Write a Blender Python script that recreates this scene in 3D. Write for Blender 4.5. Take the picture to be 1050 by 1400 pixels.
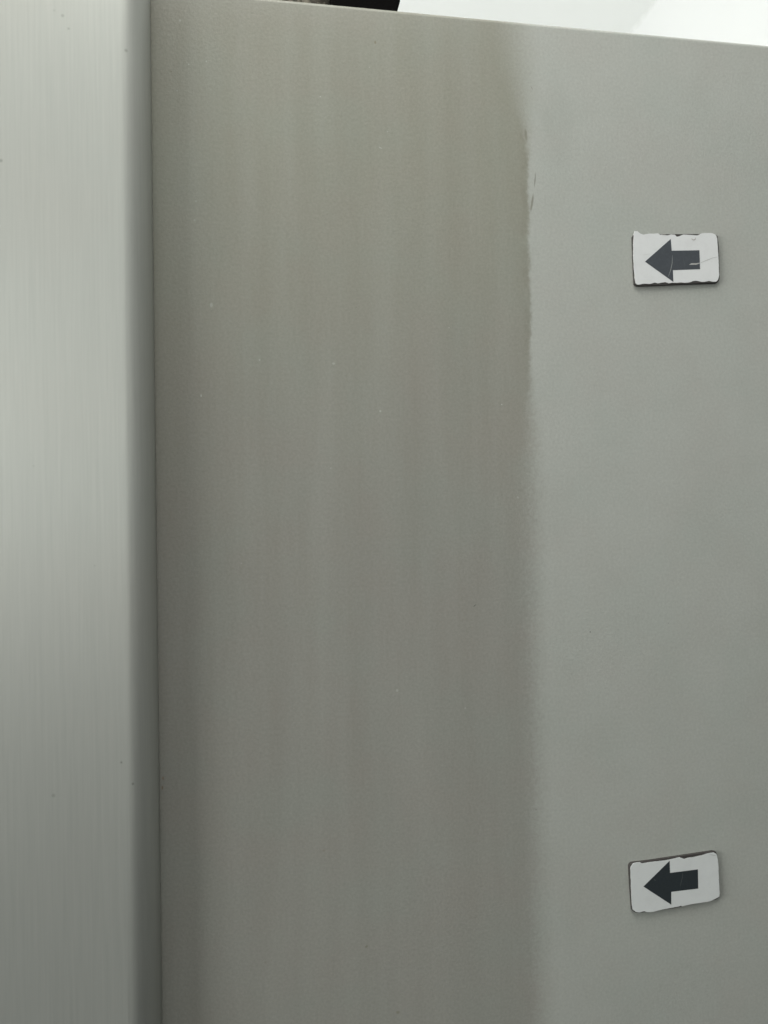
import bpy, bmesh, math, random
from mathutils import Vector, Matrix, noise as mnoise
random.seed(7)
S = bpy.context.scene
for o in list(bpy.data.objects):
    bpy.data.objects.remove(o)

# ------------------------------------------------------------------ camera
FPX = 1052.0                      # focal length in photo pixels (1050 x 1400)
YAW = math.radians(9.2); ROLL = -0.0118
D = 0.34                          # camera to fridge side
ZTOP = 1.78                       # top of the cabinet
CAM = Vector((0.0, -D, ZTOP - 0.2260))
fw = Vector((math.sin(YAW), math.cos(YAW), 0)); rt0 = Vector((math.cos(YAW), -math.sin(YAW), 0)); up0 = Vector((0, 0, 1))
rt = (rt0 * math.cos(ROLL) + up0 * math.sin(ROLL)).normalized()
up = (up0 * math.cos(ROLL) - rt0 * math.sin(ROLL)).normalized()
cd = bpy.data.cameras.new('camera'); cam = bpy.data.objects.new('camera', cd); S.collection.objects.link(cam)
M = Matrix((rt, up, -fw)).transposed().to_4x4(); M.translation = CAM
cam.matrix_world = M
cd.sensor_fit = 'VERTICAL'; cd.sensor_height = 34.6; cd.sensor_width = 34.6; cd.lens = FPX / 1400 * 34.6
cd.clip_start = 0.01; cd.clip_end = 100
cd.dof.use_dof = True; cd.dof.focus_distance = 0.355; cd.dof.aperture_fstop = 6
S.camera = cam
S.render.resolution_x = 768; S.render.resolution_y = 1024

# ------------------------------------------------------------------ world, lamps, exposure
W = bpy.data.worlds.new('World'); S.world = W; W.use_nodes = True
bg = W.node_tree.nodes['Background']; bg.inputs[0].default_value = (0.86, 1.0, 0.93, 1); bg.inputs[1].default_value = 0.015
def area(name, loc, target, sx, sy, power, col):
    l = bpy.data.lights.new(name, 'AREA'); l.shape = 'RECTANGLE'; l.size = sx; l.size_y = sy; l.energy = power; l.color = col
    o = bpy.data.objects.new(name, l); S.collection.objects.link(o); o.location = loc
    o.rotation_euler = (Vector(target) - Vector(loc)).to_track_quat('-Z', 'Y').to_euler()
    return o
area('added_ceiling_fill', (-1.7, 0.95, 1.0), (0.1, 0.85, 2.45), 1.2, 0.9, 38, (1.0, 0.995, 0.985))  # unseen lamp added low down to brighten the ceiling and back wall
area('added_left_light', (-1.6, -0.56, 1.75), (0.0, 0.0, 1.6), 1.0, 0.8, 27.0, (0.985, 1.0, 0.965))  # unseen lamp added at the left so the door's rear fold turns dark
area('added_top_light', (-0.1, -0.3, 2.35), (0.1, -0.1, 1.6), 0.8, 0.3, 6.8, (1.0, 0.985, 0.95))  # added overhead lamp, out of view, makes the panel fade downward
area('added_front_fill', (0.3, -2.2, 1.9), (0.0, 0.0, 1.6), 1.4, 1.0, 5.4, (0.985, 1.0, 0.97))  # front fill added out of view to lift the whole panel
area('added_right_fill', (1.6, -1.6, 1.8), (0.1, 0.0, 1.6), 1.0, 0.8, 2.2, (0.985, 1.0, 0.97))  # weak unseen fill added for the right end of the panel
S.view_settings.view_transform = 'Standard'; S.view_settings.look = 'None'
S.view_settings.exposure = 0; S.view_settings.gamma = 1

# ------------------------------------------------------------------ helpers
def P(px, py, y=0.0):
    """point on the plane y = const (parallel to the fridge side) seen at photo pixel px, py"""
    d = rt * ((px - 525) / FPX) + up * ((700 - py) / FPX) + fw
    t = (y - CAM.y) / d.y
    return CAM + d * t

def link(name, bm, mat, parent=None, smooth=False):
    me = bpy.data.meshes.new(name); bmesh.ops.recalc_face_normals(bm, faces=bm.faces[:])
    bm.to_mesh(me); bm.free()
    for p in me.polygons: p.use_smooth = smooth
    me.materials.append(mat)
    o = bpy.data.objects.new(name, me); S.collection.objects.link(o)
    if smooth:
        w = o.modifiers.new('normals', 'WEIGHTED_NORMAL'); w.weight = 100
    if parent:
        o.parent = parent
        o.matrix_parent_inverse = Matrix.Translation(-parent.location)
    return o
def tag(o, label=None, cat=None, group=None, kind=None):
    for k, v in (('label', label), ('category', cat), ('group', group), ('kind', kind)):
        if v: o[k] = v
    return o
def empty(name, loc):
    o = bpy.data.objects.new(name, None); o.empty_display_size = 0.05; o.location = loc; S.collection.objects.link(o); return o
def box(bm, x0, x1, y0, y1, z0, z1, bev=0.0, seg=3):
    r = bmesh.ops.create_cube(bm, size=1)
    for v in r['verts']:
        v.co = ((x0+x1)/2 + v.co.x*(x1-x0), (y0+y1)/2 + v.co.y*(y1-y0), (z0+z1)/2 + v.co.z*(z1-z0))
    if bev:
        es = list({e for v in r['verts'] for e in v.link_edges})
        bmesh.ops.bevel(bm, geom=es, offset=bev, segments=seg, profile=0.5, affect='EDGES')
    return bm
def extrude_profile(bm, pts, z0, z1, bev_top=0.0):
    a = [bm.verts.new((x, y, z0)) for x, y in pts]
    b = [bm.verts.new((x, y, z1)) for x, y in pts]
    n = len(pts)
    for i in range(n):
        bm.faces.new((a[i], a[(i+1) % n], b[(i+1) % n], b[i]))
    bm.faces.new(a); t = bm.faces.new(b)
    if bev_top:
        bmesh.ops.bevel(bm, geom=list(t.edges), offset=bev_top, segments=3, profile=0.5, affect='EDGES')

class NT:
    def __init__(s, name):
        s.m = bpy.data.materials.new(name); s.m.use_nodes = True; s.t = s.m.node_tree
        s.b = s.t.nodes['Principled BSDF']
        s.tc = s.t.nodes.new('ShaderNodeTexCoord'); s.obj = s.tc.outputs['Object']
    def n(s, typ, **kw):
        x = s.t.nodes.new(typ)
        for k, v in kw.items(): setattr(x, k, v)
        return x
    def set(s, sock, v):
        if hasattr(v, 'links'): s.t.links.new(v, sock)
        else: sock.default_value = v
    def math(s, op, a, b=0.0, c=None, clamp=False):
        x = s.n('ShaderNodeMath', operation=op, use_clamp=clamp); s.set(x.inputs[0], a); s.set(x.inputs[1], b)
        if c is not None: s.set(x.inputs[2], c)
        return x.outputs[0]
    def vmath(s, op, a, b):
        x = s.n('ShaderNodeVectorMath', operation=op); s.set(x.inputs[0], a); s.set(x.inputs[1], b)
        return x.outputs['Value'] if op in ('LENGTH', 'DISTANCE', 'DOT_PRODUCT') else x.outputs['Vector']
    def noise(s, scale, detail=2, rough=0.5, vec=None, stretch=None):
        v = vec or s.obj
        if stretch: v = s.vmath('MULTIPLY', v, stretch)
        x = s.n('ShaderNodeTexNoise'); x.inputs['Scale'].default_value = scale; x.inputs['Detail'].default_value = detail
        x.inputs['Roughness'].default_value = rough; s.t.links.new(v, x.inputs['Vector']); return x.outputs['Fac']
    def rng(s, v, a, b, c=0.0, d=1.0, smooth=True):
        x = s.n('ShaderNodeMapRange', interpolation_type='SMOOTHSTEP' if smooth else 'LINEAR')
        s.set(x.inputs['Value'], v)
        for k, q in (('From Min', a), ('From Max', b), ('To Min', c), ('To Max', d)): s.set(x.inputs[k], q)
        return x.outputs['Result']
    def mix(s, f, a, b, blend='MIX'):
        x = s.n('ShaderNodeMix', data_type='RGBA', blend_type=blend); s.set(x.inputs[0], f)
        for i, q in ((6, a), (7, b)):
            s.set(x.inputs[i], (*q, 1) if isinstance(q, tuple) and len(q) == 3 else q)
        return x.outputs[2]
    def bump(s, h, strength, dist, normal=None):
        x = s.n('ShaderNodeBump'); x.inputs['Strength'].default_value = strength; x.inputs['Distance'].default_value = dist
        s.set(x.inputs['Height'], h)
        if normal: s.set(x.inputs['Normal'], normal)
        return x.outputs['Normal']
    def out(s, **kw):
        for k, v in kw.items():
            s.set(s.b.inputs[k.replace('_', ' ')], (*v, 1) if isinstance(v, tuple) and len(v) == 3 else v)
        return s.m

# ------------------------------------------------------------------ materials
def speck(m, px, py, rx, rz, ang=0.0):
    """0..1 mask of one small mark centred at a point of the fridge side, radii in metres"""
    p = P(px, py)
    v = m.vmath('SUBTRACT', m.obj, (p.x, p.y, p.z))
    if ang:
        r = m.n('ShaderNodeVectorRotate', rotation_type='Y_AXIS'); m.set(r.inputs['Vector'], v); r.inputs['Angle'].default_value = ang
        v = r.outputs[0]
    v = m.vmath('MULTIPLY', v, (1/rx, 0.0, 1/rz))
    l = m.vmath('LENGTH', v, (0, 0, 0))
    return m.rng(l, 0.45, 1.25, 1.0, 0.0)

def side_paint():
    m = NT('grey_enamel')
    sep = m.n('ShaderNodeSeparateXYZ'); m.set(sep.inputs[0], m.obj); X, Z = sep.outputs[0], sep.outputs[2]
    wob = m.math('SUBTRACT', m.noise(55, 4, 0.65), 0.5)
    fine = m.math('SUBTRACT', m.noise(420, 3, 0.6), 0.5)
    big = m.math('SUBTRACT', m.noise(9, 2), 0.5)
    # greasy dirt plus a dark reflection painted in, left of a ragged, nearly plumb line
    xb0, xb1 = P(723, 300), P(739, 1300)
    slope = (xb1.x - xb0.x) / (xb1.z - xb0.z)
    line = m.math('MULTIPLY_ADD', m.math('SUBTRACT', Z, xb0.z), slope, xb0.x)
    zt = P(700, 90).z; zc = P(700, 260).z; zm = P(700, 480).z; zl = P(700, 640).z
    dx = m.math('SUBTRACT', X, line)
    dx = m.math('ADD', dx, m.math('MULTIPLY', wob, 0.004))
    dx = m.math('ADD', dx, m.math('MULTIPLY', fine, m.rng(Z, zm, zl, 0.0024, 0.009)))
    # this darker area leans left near its top corner
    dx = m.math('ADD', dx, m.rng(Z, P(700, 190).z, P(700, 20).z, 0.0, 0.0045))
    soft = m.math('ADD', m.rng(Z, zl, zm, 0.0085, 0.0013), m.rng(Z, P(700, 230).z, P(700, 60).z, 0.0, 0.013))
    film_refl = m.rng(m.math('DIVIDE', dx, soft), -1.0, 1.0, 1.0, 0.0)
    film_refl = m.math('MULTIPLY', film_refl, m.math('MULTIPLY_ADD', m.noise(60, 4, 0.6, stretch=(1.0, 1.0, 0.10)), 0.55, 0.68))
    film_refl = m.math('MULTIPLY', film_refl, m.rng(Z, P(500, 60).z, P(500, -30).z, 1.0, 0.8))
    film_refl = m.math('MULTIPLY', film_refl, m.rng(Z, P(700, 1250).z, P(700, 600).z, 0.84, 1.0), clamp=True)
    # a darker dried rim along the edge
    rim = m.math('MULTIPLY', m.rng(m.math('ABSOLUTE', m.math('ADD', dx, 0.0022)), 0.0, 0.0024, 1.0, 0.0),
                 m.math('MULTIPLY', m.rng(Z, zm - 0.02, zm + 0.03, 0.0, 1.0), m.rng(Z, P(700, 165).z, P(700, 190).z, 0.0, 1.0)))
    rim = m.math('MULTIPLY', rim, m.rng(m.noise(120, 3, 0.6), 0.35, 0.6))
    grease_refl = m.mix(m.rng(m.math('ADD', Z, m.math('MULTIPLY', big, 0.12)), P(450, 900).z, P(450, 150).z), (0.264, 0.261, 0.234), (0.272, 0.274, 0.227))  # tone of dirt and painted reflection, yellower towards the top
    col = m.mix(film_refl, (0.402, 0.417, 0.385), grease_refl)
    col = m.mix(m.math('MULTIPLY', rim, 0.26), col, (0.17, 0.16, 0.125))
    # faint wiped streaks and blotches of warmer / cooler grey
    st = m.rng(m.noise(60, 3, 0.6, stretch=(1.0, 1.0, 0.05)), 0.3, 0.72)
    col = m.mix(m.math('MULTIPLY', st, m.math('MULTIPLY_ADD', film_refl, 0.13, 0.03)), col, (0.22, 0.215, 0.18))
    bl = m.rng(m.noise(30, 3, 0.6), 0.35, 0.7)
    col = m.mix(m.math('MULTIPLY', bl, 0.09), col, (0.30, 0.24, 0.21))
    bl2 = m.rng(m.noise(22, 2, 0.6, vec=m.vmath('ADD', m.obj, (3.1, 0, 7.7))), 0.4, 0.7)
    col = m.mix(m.math('MULTIPLY', bl2, 0.10), col, (0.25, 0.33, 0.29))
    # fine grain of the paint
    g = m.rng(m.noise(780, 3, 0.7), 0.25, 0.75, 0.90, 1.10, smooth=False)
    gm = m.n('ShaderNodeCombineXYZ'); [m.set(gm.inputs[i], g) for i in range(3)]
    col = m.mix(1.0, col, gm.outputs[0], 'MULTIPLY')
    light = [(275, 541, .5, 1.1, 0, .6), (520, 562, .9, 1.0, 0, .35), (355, 492, .8, .9, 0, .25), (543, 944, 1.1, 1.2, 0, .25), (438, 132, .5, .6, 0, .4),
             (456, 497, 1.3, 1.0, 0, .25), (289, 417, 1.3, 2.0, 0, .25), (708, 680, .8, 1.2, .5, .25), (282, 84, .5, .6, 0, .45), (258, 88, .5, .6, 0, .35), (246, 28, .9, 1.0, 0, .3),
             (520, 202, .45, 1.6, 1.1, .35), (530, 180, .4, .4, 0, .4), (686, 553, .5, .5, 0, .6), (266, 301, 1.0, .9, 0, .2), (268, 275, .8, .8, 0, .2), (242, 124, .6, .6, 0, .25),
             (614, 448, .6, .6, 0, .25), (452, 640, .7, .6, 0, .18), (330, 770, .6, .6, 0, .18), (995, 849, .4, .8, .9, .3), (636, 968, .8, .9, 0, .18), (505, 92, .4, .4, 0, .3)]
    dark = [(513, 58, .9, 1.4, 0, .55, (.16, .125, .06)), (649, 828, .35, 1.5, -.9, .75, (.05, .055, .05)), (807, 864, .75, .75, 0, .6, (.07, .08, .07)),
            (914, 852, .5, .4, 0, .5, (.08, .09, .08)), (501, 1294, 1.3, 1.0, .6, .4, (.13, .12, .06)), (544, 1384, 1.6, 1.4, 0, .35, (.13, .12, .06)),
            (223, 1064, .7, 1.4, 0, .5, (.20, .09, .04)), (222, 1077, .6, 1.6, 0, .6, (.16, .08, .03)), (727, 120, .3, 2.2, .55, .55, (.13, .12, .09)),
            (731.5, 246, .6, 6.5, -.10, .55, (.11, .11, .08)), (727.5, 277, 1.1, 8.0, -.16, .6, (.13, .12, .085)), (719, 184, 1.3, 5.0, .1, .5, (.16, .15, .11)),
            (234, 98, .7, .6, 0, .45, (.13, .10, .06)), (487, 420, .4, .4, 0, .6, (.1, .1, .09)), (733, 1107, .8, .7, 0, .3, (.1, .09, .08)), (733, 1053, .4, .4, 0, .4, (.1, .1, .09)),
            (764, 165, 15, 40, 0.1, .07, (.2, .19, .16)), (742, 150, 7, 26, 0.3, .05, (.2, .19, .15)), (622, 842, .7, .3, 0, .2, (.1, .1, .09)), (443, 1163, 1.2, 1.0, 0, .25, (.17, .14, .09)), (363, 1316, 1.0, .9, 0, .2, (.17, .14, .09)), (890, 905, .3, .3, 0, .3, (.1, .1, .09))]
    for px, py, rx, rz, a, k in light:
        col = m.mix(m.math('MULTIPLY', speck(m, px, py, rx*.00056, rz*.00056, a), k), col, (0.62, 0.64, 0.60))
    for px, py, rx, rz, a, k, c in dark:
        col = m.mix(m.math('MULTIPLY', speck(m, px, py, rx*.00055, rz*.00055, a), k), col, c)
    # orange-peel relief, gentle waviness of the sheet
    nrm = m.bump(m.noise(800, 2, 0.6), 0.6, 0.00012)
    nrm = m.bump(m.noise(14, 1, 0.4), 0.10, 0.0008, nrm)
    rough = m.math('MULTIPLY_ADD', film_refl, 0.06, m.math('MULTIPLY_ADD', m.noise(80, 3), 0.08, 0.36))
    return m.out(Base_Color=col, Roughness=rough, Normal=nrm, Specular_IOR_Level=m.math('MULTIPLY_ADD', film_refl, -0.3, 0.55))

def steel():
    m = NT('brushed_steel')
    br = m.noise(1300, 3, 0.65, stretch=(1.0, 1.0, 0.018))
    br2 = m.noise(230, 2, 0.6, stretch=(1.0, 1.0, 0.02))
    bl = m.noise(12, 2)
    a = m.rng(br, 0.25, 0.75, 0.0, 1.0, smooth=False)
    col = m.mix(a, (0.435, 0.45, 0.42), (0.485, 0.50, 0.465))
    col = m.mix(m.math('MULTIPLY', m.rng(br2, 0.4, 0.7), 0.03), col, (0.40, 0.42, 0.38))
    col = m.mix(m.math('MULTIPLY', m.rng(bl, 0.4, 0.7), 0.12), col, (0.47, 0.435, 0.39))
    for px, py, r, k in ((17, 241, 1.5, .55), (98, 53, 1.4, .45), (106, 70, 1.1, .45), (181, 99, 1.4, .55), (4, 102, 1.2, .3), (175, 1026, 1.0, .7), (190, 1054, 1.0, .75),
                         (86, 1070, 1.6, .4), (203, 13, 1.2, .55), (87, 46, 1.0, .25), (140, 770, .8, .25), (60, 640, .9, .2)):
        col = m.mix(m.math('MULTIPLY', speck(m, px, py, r*.0005, r*.0005), k*0.7), col, (0.10, 0.105, 0.08))
    nrm = m.bump(br, 0.25, 0.00008)
    tg = m.n('ShaderNodeTangent', direction_type='RADIAL', axis='Z')
    return m.out(Base_Color=col, Metallic=0.5, Roughness=m.rng(br2, 0.3, 0.7, 0.515, 0.525), Normal=nrm, Anisotropic=0.6, Anisotropic_Rotation=0.0, Tangent=tg.outputs[0])

def plaster(name, c, warm):
    m = NT(name)
    n = m.rng(m.noise(5, 4, 0.6), 0.35, 0.7)
    col = m.mix(m.math('MULTIPLY', n, 0.25), c, warm)
    return m.out(Base_Color=col, Roughness=0.9, Normal=m.bump(m.noise(180, 3, 0.6), 0.3, 0.0008))

def rubber(name, c, r=0.6, sp=0.5):
    m = NT(name)
    n = m.rng(m.noise(700, 3, 0.6), 0.3, 0.7)
    return m.out(Base_Color=m.mix(n, c, tuple(q*1.35 for q in c)), Roughness=r, Specular_IOR_Level=sp, Normal=m.bump(m.noise(1500, 2), 0.3, 0.0001))

def paper(name, tone, seed):
    m = NT(name)
    v = m.vmath('ADD', m.obj, (seed, 0, seed*2.3))
    n = m.rng(m.noise(160, 4, 0.65, vec=v), 0.42, 0.75)
    c = m.mix(m.math('MULTIPLY', n, 0.35), tone, tuple(q*0.86 for q in tone))
    n2 = m.rng(m.noise(1300, 2, 0.6, vec=v), 0.62, 0.8)
    c = m.mix(m.math('MULTIPLY', n2, 0.25), c, (0.45, 0.44, 0.41))
    return m.out(Base_Color=c, Roughness=0.42, Normal=m.bump(m.noise(420, 3, 0.6), 0.35, 0.00015))

def ink(name, c, seed):
    m = NT(name)
    v = m.vmath('ADD', m.obj, (seed, 0, seed*1.7))
    n = m.rng(m.noise(900, 3, 0.7, vec=v), 0.35, 0.8)
    col = m.mix(m.math('MULTIPLY', n, 0.5), c, tuple(q*1.45 for q in c))
    return m.out(Base_Color=col, Roughness=0.45)

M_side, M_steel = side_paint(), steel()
M_ceil = plaster('ceiling_paint', (0.84, 0.86, 0.84), (0.82, 0.84, 0.82))
M_wall = plaster('wall_paint', (0.695, 0.708, 0.70), (0.675, 0.69, 0.68))
M_gasket = rubber('grey_rubber', (0.16, 0.16, 0.145))
M_black = rubber('black_plastic', (0.003, 0.0027, 0.0027), 0.9, 0.04)
M_magnet = rubber('magnet_rubber', (0.040, 0.036, 0.034), 0.7)

# ------------------------------------------------------------------ the setting
bm = bmesh.new(); box(bm, -3.0, 0.80, -3.0, 1.7, 2.45, 2.55); tag(link('ceiling', bm, M_ceil), kind='structure')
bm = bmesh.new(); box(bm, 0.70, 0.80, -0.02, 1.7, 0.0, 2.45); tag(link('wall', bm, M_wall), kind='structure')
bm = bmesh.new(); box(bm, -3.0, 0.70, 1.6, 1.7, 0.0, 2.45); tag(link('wall', bm, M_wall), kind='structure')   # far side of the same corner

# ------------------------------------------------------------------ refrigerator
XS = -0.0456                       # front edge of the cabinet side
fr = empty('refrigerator', (0.28, 0.35, 0.0))
tag(fr, 'grey enamelled refrigerator side with a brushed steel door edge at its left', 'refrigerator')
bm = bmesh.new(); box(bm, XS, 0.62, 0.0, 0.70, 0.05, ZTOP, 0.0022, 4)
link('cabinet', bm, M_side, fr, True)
# door: extruded outline, side face leaning to the front, soft rear edge
pts = []
x1 = XS + 0.0022                               # the rolled rear lip of the door skin laps over the cabinet side
PROUD = 0.016                                  # the door side stands proud of the cabinet side
xf = -0.120; tilt = math.tan(math.radians(2)); r2 = 0.009
def door_outline(k):
    rx, ry = (x1 - P(172, 700, -PROUD).x)*k, 0.0125
    pts = [(x1, 0.0004)]
    for i in range(0, 17):
        a = math.pi/2 * i/16
        pts.append((x1 - rx*(1-math.cos(a)), -(PROUD - ry) - ry*math.sin(a)))
    xe, ye = pts[-1]
    pts.append((xe - 0.0015, ye + tilt*0.0015))
    yl = ye + tilt*(xe - (xf + r2))
    pts.append((xf + r2 + 0.0015, yl - tilt*0.0015))
    for i in range(0, 9):
        a = math.pi/2 * i/8
        pts.append((xf + r2 - r2*math.sin(a), yl + r2*(1-math.cos(a))))
    pts += [(xf, 0.70), (XS - 0.0006, 0.712), (XS - 0.0006, 0.0004)]
    return pts
bm = bmesh.new()
za, zb = P(176, 110).z, ZTOP + 0.012
levels = [(0.07, 1.0), (za - 0.3, 1.0), (za, 1.0)] + [(za + (zb-za)*t, 1 - 0.42*t**2) for t in (0.2, 0.4, 0.6, 0.8, 0.95, 1.0)]
rings = [[bm.verts.new((x, y, z)) for x, y in door_outline(k)] for z, k in levels]
n = len(rings[0])
for a, b in zip(rings, rings[1:]):
    for i in range(n): bm.faces.new((a[i], a[(i+1) % n], b[(i+1) % n], b[i]))
bm.faces.new(rings[0]); bm.faces.new(rings[-1])
door = link('door', bm, M_steel, fr, True)
bm = bmesh.new(); box(bm, XS - 0.004, XS + 0.004, 0.0030, 0.698, 0.08, ZTOP - 0.004)
link('gasket', bm, M_gasket, fr)
for fx in (0.02, 0.56):
    for fy in (0.06, 0.64):
        bm = bmesh.new(); bmesh.ops.create_cone(bm, cap_ends=True, segments=20, radius1=0.022, radius2=0.018, depth=0.05, matrix=Matrix.Translation((fx, fy, 0.025)))
        link('foot', bm, M_black, fr)

# ------------------------------------------------------------------ arrow magnets
def poly_prism(bm, pts, y0, y1):
    """solid plate between y0 (back) and y1 (front); pts are points on the front plane"""
    f = [bm.verts.new((p.x, y1, p.z)) for p in pts]; b = [bm.verts.new((p.x, y0, p.z)) for p in pts]
    n = len(pts)
    fa = bm.faces.new(f); bm.faces.new(b[::-1])
    for i in range(n): bm.faces.new((f[i], b[i], b[(i+1) % n], f[(i+1) % n]))
    return fa
T = 0.0015
def ribbon(pts, widths, y):
    bm = bmesh.new(); L, R = [], []
    for i, p in enumerate(pts):
        q = pts[min(i+1, len(pts)-1)] - pts[max(i-1, 0)]
        n = Vector((-q.z, 0, q.x)).normalized() * widths[i]
        L.append(bm.verts.new((p.x+n.x, y, p.z+n.z))); R.append(bm.verts.new((p.x-n.x, y, p.z-n.z)))
    for i in range(len(pts)-1): bm.faces.new((L[i], R[i], R[i+1], L[i+1]))
    return bm
def magnet(ox, oy, back, face, arrow, label, tone, inkc, seed, marks):
    K = 170/1050
    Q = lambda q, y=-T: P(ox + q[0]*K, oy + q[1]*K, y)
    fp = [Q(q, -T-0.00018) for q in face]
    c = sum(fp, Vector()) / len(fp)
    root = empty('magnet', (c.x, 0, c.z))
    tag(root, label, 'magnet', 'arrow magnets on the fridge side')
    bm = bmesh.new(); f = poly_prism(bm, [Q(q) for q in back], -0.0001, -T)
    bmesh.ops.bevel(bm, geom=list(f.edges), offset=0.00025, segments=2, profile=0.5, affect='EDGES')
    link('backing', bm, M_magnet, root)
    # torn printed face, its outline roughened
    fine = []
    for i, p in enumerate(fp):
        q = fp[(i+1) % len(fp)]; n = max(2, int((q-p).length/0.0006))
        for k in range(n):
            r = p.lerp(q, k/n); j = mnoise.noise((r*900) + Vector((seed, 0, 0)))*0.00012
            fine.append(r + (c-r).normalized()*j)
    bm = bmesh.new(); f = poly_prism(bm, fine, -T+0.00002, -T-0.00018)
    bmesh.ops.bevel(bm, geom=list(f.edges), offset=0.00008, segments=1, affect='EDGES')
    link('face', bm, paper('coated_paper', tone, seed), root)
    bm = bmesh.new(); bm.faces.new([bm.verts.new(Q(q, -T-0.00022)) for q in arrow]); bm.normal_update(); bmesh.ops.triangulate(bm, faces=bm.faces[:])
    ar = link('arrow', bm, ink('dark_ink', inkc, seed), root)
    for nm, pts, ws, cc in marks:
        mm = NT('worn_print'); 
        link(nm, ribbon([Q(q, -T-0.00026) for q in pts], [w*0.00005 for w in ws], -T-0.00026), mm.out(Base_Color=cc, Roughness=0.6), root)
    return root
magnet(840, 290,
    [(156,205),(166,188),(200,187),(500,186),(820,184),(855,186),(874,205),(882,300),(889,545),(886,575),(866,598),(600,606),(215,622),(188,620),(172,602),(162,400)],
    [(165,185),(170,160),(195,160),(215,180),(245,190),(285,182),(340,182),(370,178),(385,192),(420,186),(440,197),(480,188),(510,190),(525,208),(550,203),(580,190),(640,192),(700,197),(735,180),(770,175),(830,178),(855,190),(866,215),(871,260),(875,330),(880,400),(882,470),(885,540),(878,570),(860,588),(830,588),(800,580),(770,588),(740,590),(700,580),(670,580),(640,592),(600,597),(560,594),(520,598),(490,596),(460,601),(430,590),(400,596),(370,602),(345,594),(300,607),(250,603),(215,612),(190,612),(178,595),(172,550),(166,480),(161,400),(160,330),(160,250)],
    [(258,418),(476,226),(484,326),(718,322),(724,482),(494,490),(498,590)],
    'upper arrow magnet, hung level, white scrape on its arrow and torn top left corner',
    (0.70, 0.715, 0.715), (0.052, 0.060, 0.070), 1.3,
    [('scratch', [(490,365),(488,430),(475,490),(456,545)], [1.0,3.2,3.2,1.2], (0.26,0.27,0.27)),
     ('scratch', [(632,444),(650,438),(690,438),(722,430)], [1.0,6.5,7.0,3.5], (0.42,0.42,0.41)),
     ('scratch', [(726,430),(765,412),(800,398),(835,385),(872,379)], [1.2,1.6,1.8,1.4,1.0], (0.36,0.36,0.35)),
     ('scratch', [(582,392),(590,430),(598,470)], [0.8,1.6,0.8], (0.10,0.11,0.115)),
     ('stain', [(652,222),(660,232),(672,236),(684,228),(682,214)], [2.0,3.4,4.0,3.6,2.0], (0.40,0.37,0.35)),
     ('stain', [(395,188),(412,189),(436,192)], [1.5,4.0,2.0], (0.22,0.21,0.20)),
     ('stain', [(240,362),(265,358),(300,352)], [0.6,1.2,0.6], (0.55,0.54,0.52))])
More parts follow.
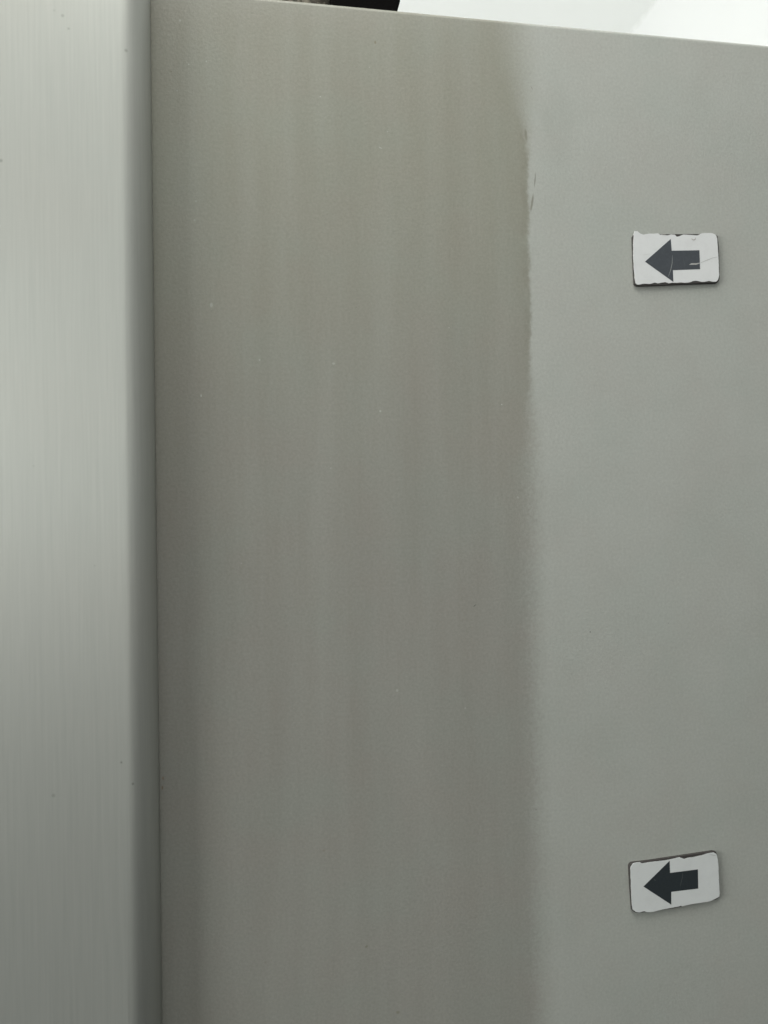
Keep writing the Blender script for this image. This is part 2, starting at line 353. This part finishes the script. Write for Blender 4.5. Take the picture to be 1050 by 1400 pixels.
magnet(840, 1140,
    [(126,275),(132,258),(150,246),(300,228),(520,195),(700,168),(835,148),(858,152),(870,175),(884,350),(894,515),(886,540),(860,556),(500,628),(200,670),(172,664),(150,645),(138,480)],
    [(135,295),(140,275),(160,250),(190,242),(215,240),(235,250),(300,240),(370,232),(430,225),(480,215),(520,205),(550,198),(572,207),(590,213),(620,205),(680,195),(740,182),(790,165),(840,158),(862,170),(870,200),(878,260),(882,350),(886,430),(890,500),(886,530),(850,552),(800,572),(740,580),(680,590),(620,600),(570,612),(560,606),(545,614),(500,622),(440,632),(380,645),(320,660),(280,662),(250,653),(210,665),(180,660),(155,640),(148,600),(144,520),(140,430),(138,350)],
    [(245,445),(466,228),(470,330),(705,300),(708,462),(480,490),(480,598)],
    'lower arrow magnet, its right end tilted upward, with a frayed white border',
    (0.66, 0.685, 0.68), (0.024, 0.031, 0.035), 5.1,
    [('scratch', [(577,325),(574,370),(562,415),(556,445)], [0.8,2.0,2.4,0.8], (0.10,0.115,0.115)),
     ('scratch', [(330,378),(342,390),(352,397)], [1.0,3.0,1.0], (0.09,0.10,0.10)),
     ('stain', [(800,172),(830,180),(858,184)], [1.0,2.0,1.0], (0.40,0.40,0.39)),
     ('stain', [(562,594),(564,604),(566,612)], [0.6,1.2,0.6], (0.40,0.40,0.39))])

# ------------------------------------------------------------------ things lying on top of the fridge
def z_at(px, py, y): return P(px, py, y).z
yb = 0.006
xa, xb = P(452, 5, yb).x, P(547.5, -2, yb).x
# black moulded base: plan profile extruded back, the right lower corner chamfered
prof = [(xa, 0.0), (xb - 0.0042, 0.0), (xb - 0.0022, 0.0012), (xb, 0.0078), (xb, 0.019), (xb - 0.003, 0.024), (xa, 0.024)]
bm = bmesh.new()
a = [bm.verts.new((x, yb, ZTOP + 0.0003 + z)) for x, z in prof]; b = [bm.verts.new((x, yb + 0.14, ZTOP + 0.0003 + z)) for x, z in prof]
bm.faces.new(a); bm.faces.new(b[::-1])
for i in range(len(prof)): bm.faces.new((a[i], b[i], b[(i+1) % len(prof)], a[(i+1) % len(prof)]))
bmesh.ops.bevel(bm, geom=bm.edges[:], offset=0.0007, segments=2, profile=0.5, affect='EDGES')
tag(link('box', bm, M_black), 'black plastic box end overhanging the top edge of the fridge', 'box')
# tan mottled board beside it
m = NT('mottled_card')
c = m.mix(m.rng(m.noise(260, 3, 0.7), 0.40, 0.62), (0.035, 0.030, 0.020), (0.17, 0.155, 0.12))
M_tan = m.out(Base_Color=c, Roughness=0.85, Normal=m.bump(m.noise(400, 3), 0.5, 0.0005))
x0, x2 = P(300, 0, yb).x, xa - 0.0004
bm = bmesh.new(); box(bm, x0, x2, yb + 0.001, yb + 0.12, ZTOP + 0.0003, ZTOP + 0.012)
bmesh.ops.subdivide_edges(bm, edges=bm.edges[:], cuts=6, use_grid_fill=True)
for v in bm.verts:
    if v.co.z > ZTOP + 0.001: v.co += Vector((0, 1, 1)) * mnoise.noise(v.co*150) * 0.0010
tag(link('mat', bm, M_tan, None, True), 'mottled tan mat lying flat on the fridge beside the black box', 'mat')
